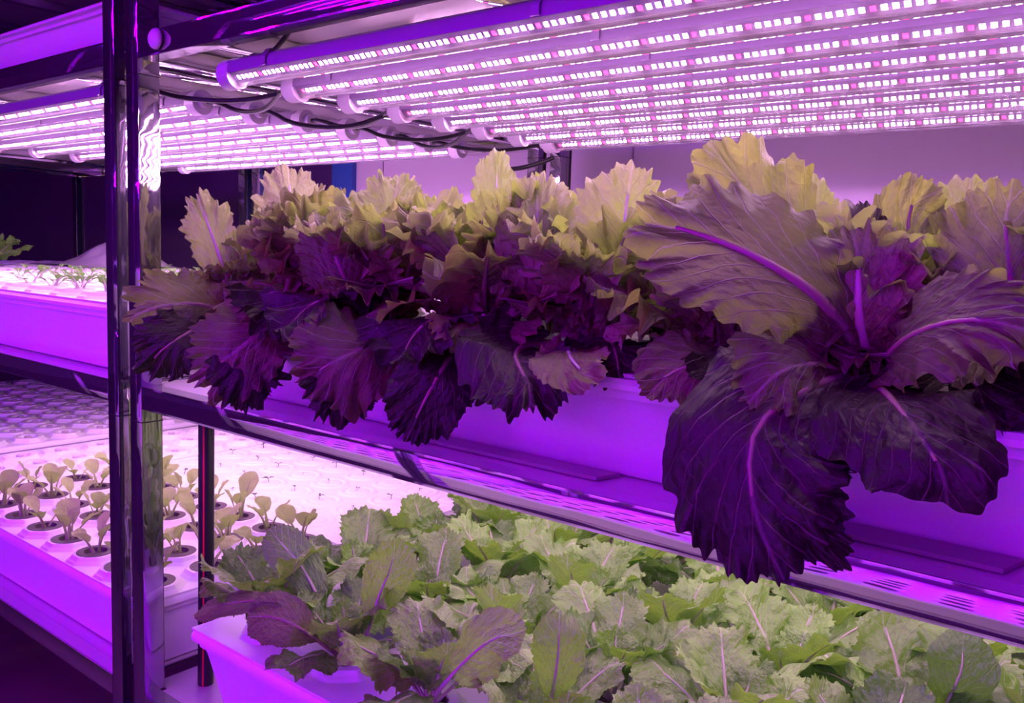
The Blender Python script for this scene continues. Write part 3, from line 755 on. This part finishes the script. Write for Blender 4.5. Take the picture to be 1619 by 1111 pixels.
# potted seedlings
for r, y in enumerate(YF):
    for c, x in enumerate(XC):
        lv = []; a0 = rp.uniform(0, 360); n = rp.choice((3, 4, 5))
        s0 = rp.uniform(1.05, 1.55)
        for k in range(n): lv.append((rp.choice(B_L), a0 + k * 360 / n + rp.uniform(-20, 20), rp.uniform(-12, 12), s0 * rp.uniform(.75, 1.1)))
        grow('lettuce_seedling', f'pale seedling in a dark net pot, {ordn(r)} row back, {ordn(c)} pot from the right', 'seedling', 'potted lettuce seedlings', (x, y, -0.6245), lv, [('net_pot', POT)])
for i, xs in enumerate(OX):
    for r in range(4):
        for c, x in enumerate(xs):
            tag(put('empty_net_pot', POT, (x, OY[r], -0.6245)), f'empty dark net pot across the aisle, {ORD[i]} rack, {ORD[r]} row, {ORD[c]} from the left', 'pot', 'empty net pots across the aisle')
# tiny sprouts
def sprout_mesh(seed):
    r_ = random.Random(seed); b = MB()
    b.tube([(0, 0, 0), (0.001, 0.001, 0.006), (0.003 * r_.uniform(-1, 1), 0.002, 0.012)], 0.0007, n=5)
    for k in range(r_.choice((2, 2, 3))):
        a = r_.uniform(0, 6.28); ln = r_.uniform(0.006, 0.012)
        p = [(0, 0, 0.011), (ln * .5, -.0028, 0.0135), (ln, 0, 0.0125), (ln * .5, .0028, 0.0135)]
        b.add([(x * math.cos(a) - y * math.sin(a), x * math.sin(a) + y * math.cos(a), z) for x, y, z in p] + [(x * math.cos(a) - y * math.sin(a), x * math.sin(a) + y * math.cos(a), z - .0006) for x, y, z in p],
              [(0, 1, 2, 3), (7, 6, 5, 4), (0, 4, 5, 1), (1, 5, 6, 2), (2, 6, 7, 3), (3, 7, 4, 0)])
    return b.mesh('sprout', M['sprout'])
SPR = [sprout_mesh(k) for k in range(6)]
for r, y in enumerate(YB):
    for c, x in enumerate(XC):
        if rp.random() < 0.12: continue
        o = put('sprout', rp.choice(SPR), (x + rp.uniform(-.006, .006), y + rp.uniform(-.006, .006), -0.641 + 0.0045))
        o.rotation_euler = (0, 0, rp.uniform(0, 6.28)); q = rp.uniform(.7, 1.5); o.scale = (q, q, q)
        tag(o, f'tiny sprout on the bright lid, {ordn(r)} row behind the potted seedlings, {ordn(c)} from the right', 'sprout', 'tiny sprouts on the bright lid')
S_L = variants('young', [(0.030, 60, 5, 0.010), (0.036, 65, 15, 0.011), (0.028, 50, -5, 0.011)], [RD], ruf=0.1, cup=0.2, **bk)
for r, y in enumerate(YM):
    for c, x in enumerate(XM):
        if r > 6: continue
        if rp.random() < 0.2: continue
        n = rp.choice((3, 4)); a0 = rp.uniform(0, 360)
        grow('young_sprout', f'small green sprout on the left middle shelf, {ordn(r)} row back, {ordn(c)} from the post', 'sprout', 'small sprouts on the left middle shelf', (x, y, ZL[1] + 0.016),
             [(rp.choice(S_L), a0 + k * 360 / n + rp.uniform(-20, 20), rp.uniform(-10, 10), rp.uniform(.8, 1.3)) for k in range(n)], [('foam_plug', PLUG)])
for (xs, where, yy) in ((XE, 'at the lower left trough end', YF + YB), (XF, 'on the dim far lower lid', YM)):
    for r, y in enumerate(yy):
        for c, x in enumerate(xs):
            tag(put('sponge_plug', PLUG, (x, y, -0.641 + 0.016)), f'pale plug {where}, {ordn(r)} row back, {ordn(c)} from the right', 'plug', 'sponge plugs in the dim lids')
# crumpled plastic sheet on the far middle lid
rs = np.random.RandomState(3)
n = 40; u = np.linspace(-1, 1, n); U, V = np.meshgrid(u, u)
Zc = 0.05 * np.exp(-((U - .3)**2 * 3 + V**2 * 2)) + 0.028 * np.exp(-((U + .4)**2 * 6 + (V - .1)**2 * 5)) + 0.07 * np.exp(-((U - .75)**2 * 22 + (V - .1)**2 * 5))
for k in range(7):
    a, p_ = rs.uniform(0, 6.28, 2); f_ = rs.uniform(4, 11)
    Zc += 0.004 * np.abs(np.sin(f_ * (U * math.cos(a) + V * math.sin(a)) + p_)) * np.exp(-(U**2 + V**2))
Zc *= 1.35 * np.clip(1.6 - np.hypot(U, V) * 1.4, 0, 1)
vt = np.stack([(U * 0.26).ravel(), (V * 0.2).ravel(), Zc.ravel() + 0.001], 1).tolist(); I = np.arange(n * n).reshape(n, n)
b = MB(); b.add(vt, np.stack([I[:-1, :-1].ravel(), I[:-1, 1:].ravel(), I[1:, 1:].ravel(), I[1:, :-1].ravel()], 1).tolist())
tag(put('plastic_sheet', b.mesh('sheet', M['fabric'], True), (-1.94, 0.92, ZL[1] + 0.0175)), 'crumpled translucent sheet lying on the far middle lid left of the post', 'sheet')

# ------------------------------------------------------------------ large leaves that hang over the trough, as parts of the front-row plants
def hero(parent, pts, nrm, W, mats, **kw):
    """pts: world points (z relative to the lens); the mesh is stored in its plant's own space"""
    a = dict(nth=420, nr=20, ruf=0.9, freq=13, lobe=0.06, teeth=0.03, wave=0.05, cup=-0.1, rib=0.0042); a.update(kw)
    pl = np.array(parent.location) - np.array([0, 0, H])
    return put('leaf', leaf_mesh('leaf', [np.array(p) - pl for p in pts], nrm, W, mats, **a), (0, 0, 0), parent)
plants = sorted([o for o in COL.objects if o.name.startswith('frilly_lettuce')], key=lambda o: (round(o.location.y, 1), o.location.x))
front = plants[:8]
def near(x): return min(front, key=lambda o: abs(o.location.x - x))
def PT(*l): return [on_y(px, py, y) for px, py, y in l]
def TOC(px, py, tilt=0.0, side=0.0):
    d = -ray(px, py); d = d / np.linalg.norm(d)
    return d + np.array([side, 0, tilt])
# (base ... tip) as points on receding planes; the last number of each triple is the distance from the rail plane
pr_ = near(1.15)
HL = [
 (1.15, [(1352, 575, .06), (1300, 475, .0), (1195, 405, -.03), (1090, 365, -.04), (1005, 345, -.03)], (0.35, 0.0), .060, FR, dict(ruf=0.76, cup=-.2, rib=.0062, tb=.2)),
 (1.15, [(1345, 575, .08), (1320, 480, .07), (1240, 370, .07), (1160, 280, .06), (1118, 222, .05)], (0.2, 0.3), .055, FR, dict(ruf=1.10)),
 (1.15, [(1352, 575, .05), (1358, 490, .03), (1356, 420, .03), (1345, 350, .04)], (0.1, 0.0), .052, FG, dict(ruf=0.80, rib=.0065, cup=.2)),
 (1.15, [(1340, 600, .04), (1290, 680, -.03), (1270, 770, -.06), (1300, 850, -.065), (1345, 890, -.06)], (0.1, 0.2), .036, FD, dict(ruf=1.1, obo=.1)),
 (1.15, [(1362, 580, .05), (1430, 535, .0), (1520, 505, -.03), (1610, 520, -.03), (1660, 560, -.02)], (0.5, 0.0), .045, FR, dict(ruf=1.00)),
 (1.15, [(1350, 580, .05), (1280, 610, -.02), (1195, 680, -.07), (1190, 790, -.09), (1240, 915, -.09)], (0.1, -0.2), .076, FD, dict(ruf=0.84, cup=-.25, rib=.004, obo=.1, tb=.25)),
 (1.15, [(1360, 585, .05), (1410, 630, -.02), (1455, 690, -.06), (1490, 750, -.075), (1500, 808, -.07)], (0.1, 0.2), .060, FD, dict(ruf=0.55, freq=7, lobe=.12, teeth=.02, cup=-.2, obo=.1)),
 (1.15, [(1350, 582, .06), (1290, 575, .0), (1230, 590, -.04), (1180, 640, -.06)], (0.4, 0.1), .048, FR, dict(ruf=0.70)),
 (0.99, [(1180, 560, .08), (1120, 570, .03), (1060, 590, .0), (1020, 625, -.02)], (0.5, 0.0), .042, FR, dict(ruf=0.60)),
 (0.83, [(800, 530, .08), (815, 560, .0), (835, 610, -.03), (840, 665, -.04)], (0.1, 0.0), .066, FD, dict(ruf=1.00, obo=.1)),
 (0.68, [(710, 540, .06), (695, 590, -.01), (668, 640, -.03), (640, 700, -.035)], (0.1, 0.0), .050, FD, dict(ruf=0.70, obo=.1)),
 (0.52, [(640, 530, .08), (585, 545, .0), (530, 570, -.04), (470, 610, -.06)], (0.3, 0.0), .070, FR, dict(ruf=0.80)),
 (0.36, [(455, 500, .06), (415, 525, -.01), (365, 560, -.05), (310, 610, -.07)], (0.25, 0.0), .062, FR, dict(ruf=0.80)),
 (0.20, [(370, 500, .07), (310, 480, .0), (250, 485, -.05), (200, 505, -.08)], (0.3, 0.0), .058, FR, dict(ruf=1.10)),
 (0.20, [(365, 510, .07), (310, 520, -.01), (260, 550, -.06), (225, 590, -.07)], (0.2, 0.0), .050, FD, dict(ruf=1.10)),
 (0.20, [(375, 500, .09), (360, 440, .07), (335, 370, .05), (310, 305, .04)], (0.1, -0.3), .040, FG, dict(ruf=1.00)),
 (0.36, [(420, 530, .06), (400, 570, -.02), (385, 610, -.04), (375, 650, -.04)], (0.0, 0.1), .050, FD, dict(ruf=1.10)),
 (0.52, [(560, 560, .06), (545, 600, -.01), (530, 640, -.03), (520, 670, -.03)], (0.0, 0.1), .050, FD, dict(ruf=1.00)),
 (0.52, [(560, 500, .07), (545, 440, .03), (520, 380, .02), (495, 340, .02)], (0.1, 0.0), .048, FR, dict(ruf=1.00)),
 (0.83, [(850, 480, .1), (850, 400, .08), (850, 330, .08), (850, 275, .09)], (0.1, 0.0), .050, FG, dict(ruf=0.80)),
 (1.15, [(1450, 470, .12), (1435, 400, .10), (1440, 330, .10), (1470, 278, .10)], (0.1, 0.2), .036, FR, dict(ruf=1.3)),
 (1.15, [(1395, 470, .10), (1375, 420, .07), (1360, 370, .06), (1345, 318, .07)], (0.1, -0.2), .026, FD, dict(ruf=1.3)),
 (0.99, [(1270, 480, .16), (1268, 410, .15), (1262, 340, .15), (1255, 270, .16)], (0.1, 0.1), .048, FG, dict(ruf=0.8)),
 (1.31, [(1530, 520, .14), (1530, 430, .12), (1528, 350, .12), (1535, 278, .13)], (0.1, -0.1), .050, FG, dict(ruf=0.8)),
 (0.83, [(985, 470, .12), (985, 400, .11), (990, 330, .11), (1000, 258, .12)], (0.1, 0.1), .055, FG, dict(ruf=0.8)),
 (0.68, [(790, 400, .20), (788, 340, .2), (785, 290, .2), (785, 235, .21)], (0.1, 0.1), .034, FG, dict(ruf=0.8)),
 (0.52, [(620, 480, .12), (618, 420, .1), (622, 350, .1), (630, 270, .12)], (0.1, 0.2), .055, FG, dict(ruf=0.8)),
 (0.36, [(470, 470, .12), (462, 400, .1), (460, 330, .1), (455, 262, .12)], (0.1, -0.1), .055, FG, dict(ruf=0.8)),
 (0.83, [(890, 520, .08), (900, 560, .0), (925, 590, -.03), (950, 600, -.03)], (0.3, 0.0), .040, FG, dict(ruf=0.8)),
 (1.31, [(1600, 560, .08), (1600, 450, .05), (1590, 360, .05), (1600, 290, .06)], (0.1, 0.0), .055, FR, dict(ruf=0.80)),
]
for i, (x, pts, (ti, si), W, mats, kw) in enumerate(HL):
    P_ = PT(*pts); m_ = pts[len(pts) // 2]
    par = near(x); root = np.array(par.location) - np.array([0, 0, H])
    P_ = [root + np.array([0, 0, 0.003]), root * .45 + P_[0] * .55] + P_[1:]
    hero(par, P_, TOC(m_[0], m_[1], ti, si), W, mats, seed=500 + i, **kw)
# the same for the lower lettuce
bplants = sorted([o for o in COL.objects if o.name.startswith('broad_leaved_lettuce') and o.location.x > 0], key=lambda o: (o.location.y, o.location.x))
def bnear(p): return min(bplants, key=lambda o: (o.location.x - p[0])**2 + (o.location.y - p[1])**2)
BL = [
 ([(505, 945, .14), (480, 900, .13), (455, 870, .12), (425, 835, .12)], (0.1, 0.0), .036, RD, dict(ruf=.12, tb=.1)),
 ([(480, 985, .07), (450, 955, .04), (390, 950, .03), (310, 965, .03)], (0.9, 0.0), .030, FR, dict(ruf=.1, tb=.1, teeth=.02)),
 ([(500, 1010, .06), (470, 990, .03), (430, 975, .02), (390, 975, .01)], (0.2, 0.0), .040, FR, dict(ruf=.12, tb=.1, teeth=.02)),
 ([(590, 1000, .13), (600, 940, .12), (620, 890, .12), (625, 850, .12)], (0.2, 0.0), .036, RG, dict(ruf=.15, tb=.1)),
 ([(700, 1080, .10), (740, 1040, .06), (780, 1010, .05), (830, 995, .05)], (0.3, 0.0), .040, RG, dict(ruf=.14, tb=.1)),
 ([(880, 1095, .14), (882, 1040, .12), (884, 1000, .12), (885, 965, .13)], (0.3, 0.0), .034, RG, dict(ruf=.14, tb=.1)),
 ([(1515, 1095, .45), (1520, 1060, .44), (1522, 1030, .44), (1525, 995, .45)], (0.1, 0.0), .040, RD, dict(ruf=.05, tb=.1, teeth=.0)),
]
for i, (pts, (ti, si), W, mats, kw) in enumerate(BL):
    P_ = PT(*pts); par = bnear(P_[0]); root = np.array(par.location) - np.array([0, 0, H])
    P_ = [root + np.array([0, 0, 0.003]), root * .4 + P_[0] * .6] + P_[1:]
    kw = dict(kw); kw['tb'] = 0.35
    hero(par, P_, TOC(pts[2][0], pts[2][1], ti, si), W, mats, seed=700 + i, lobe=.04, rib=.003, **kw)
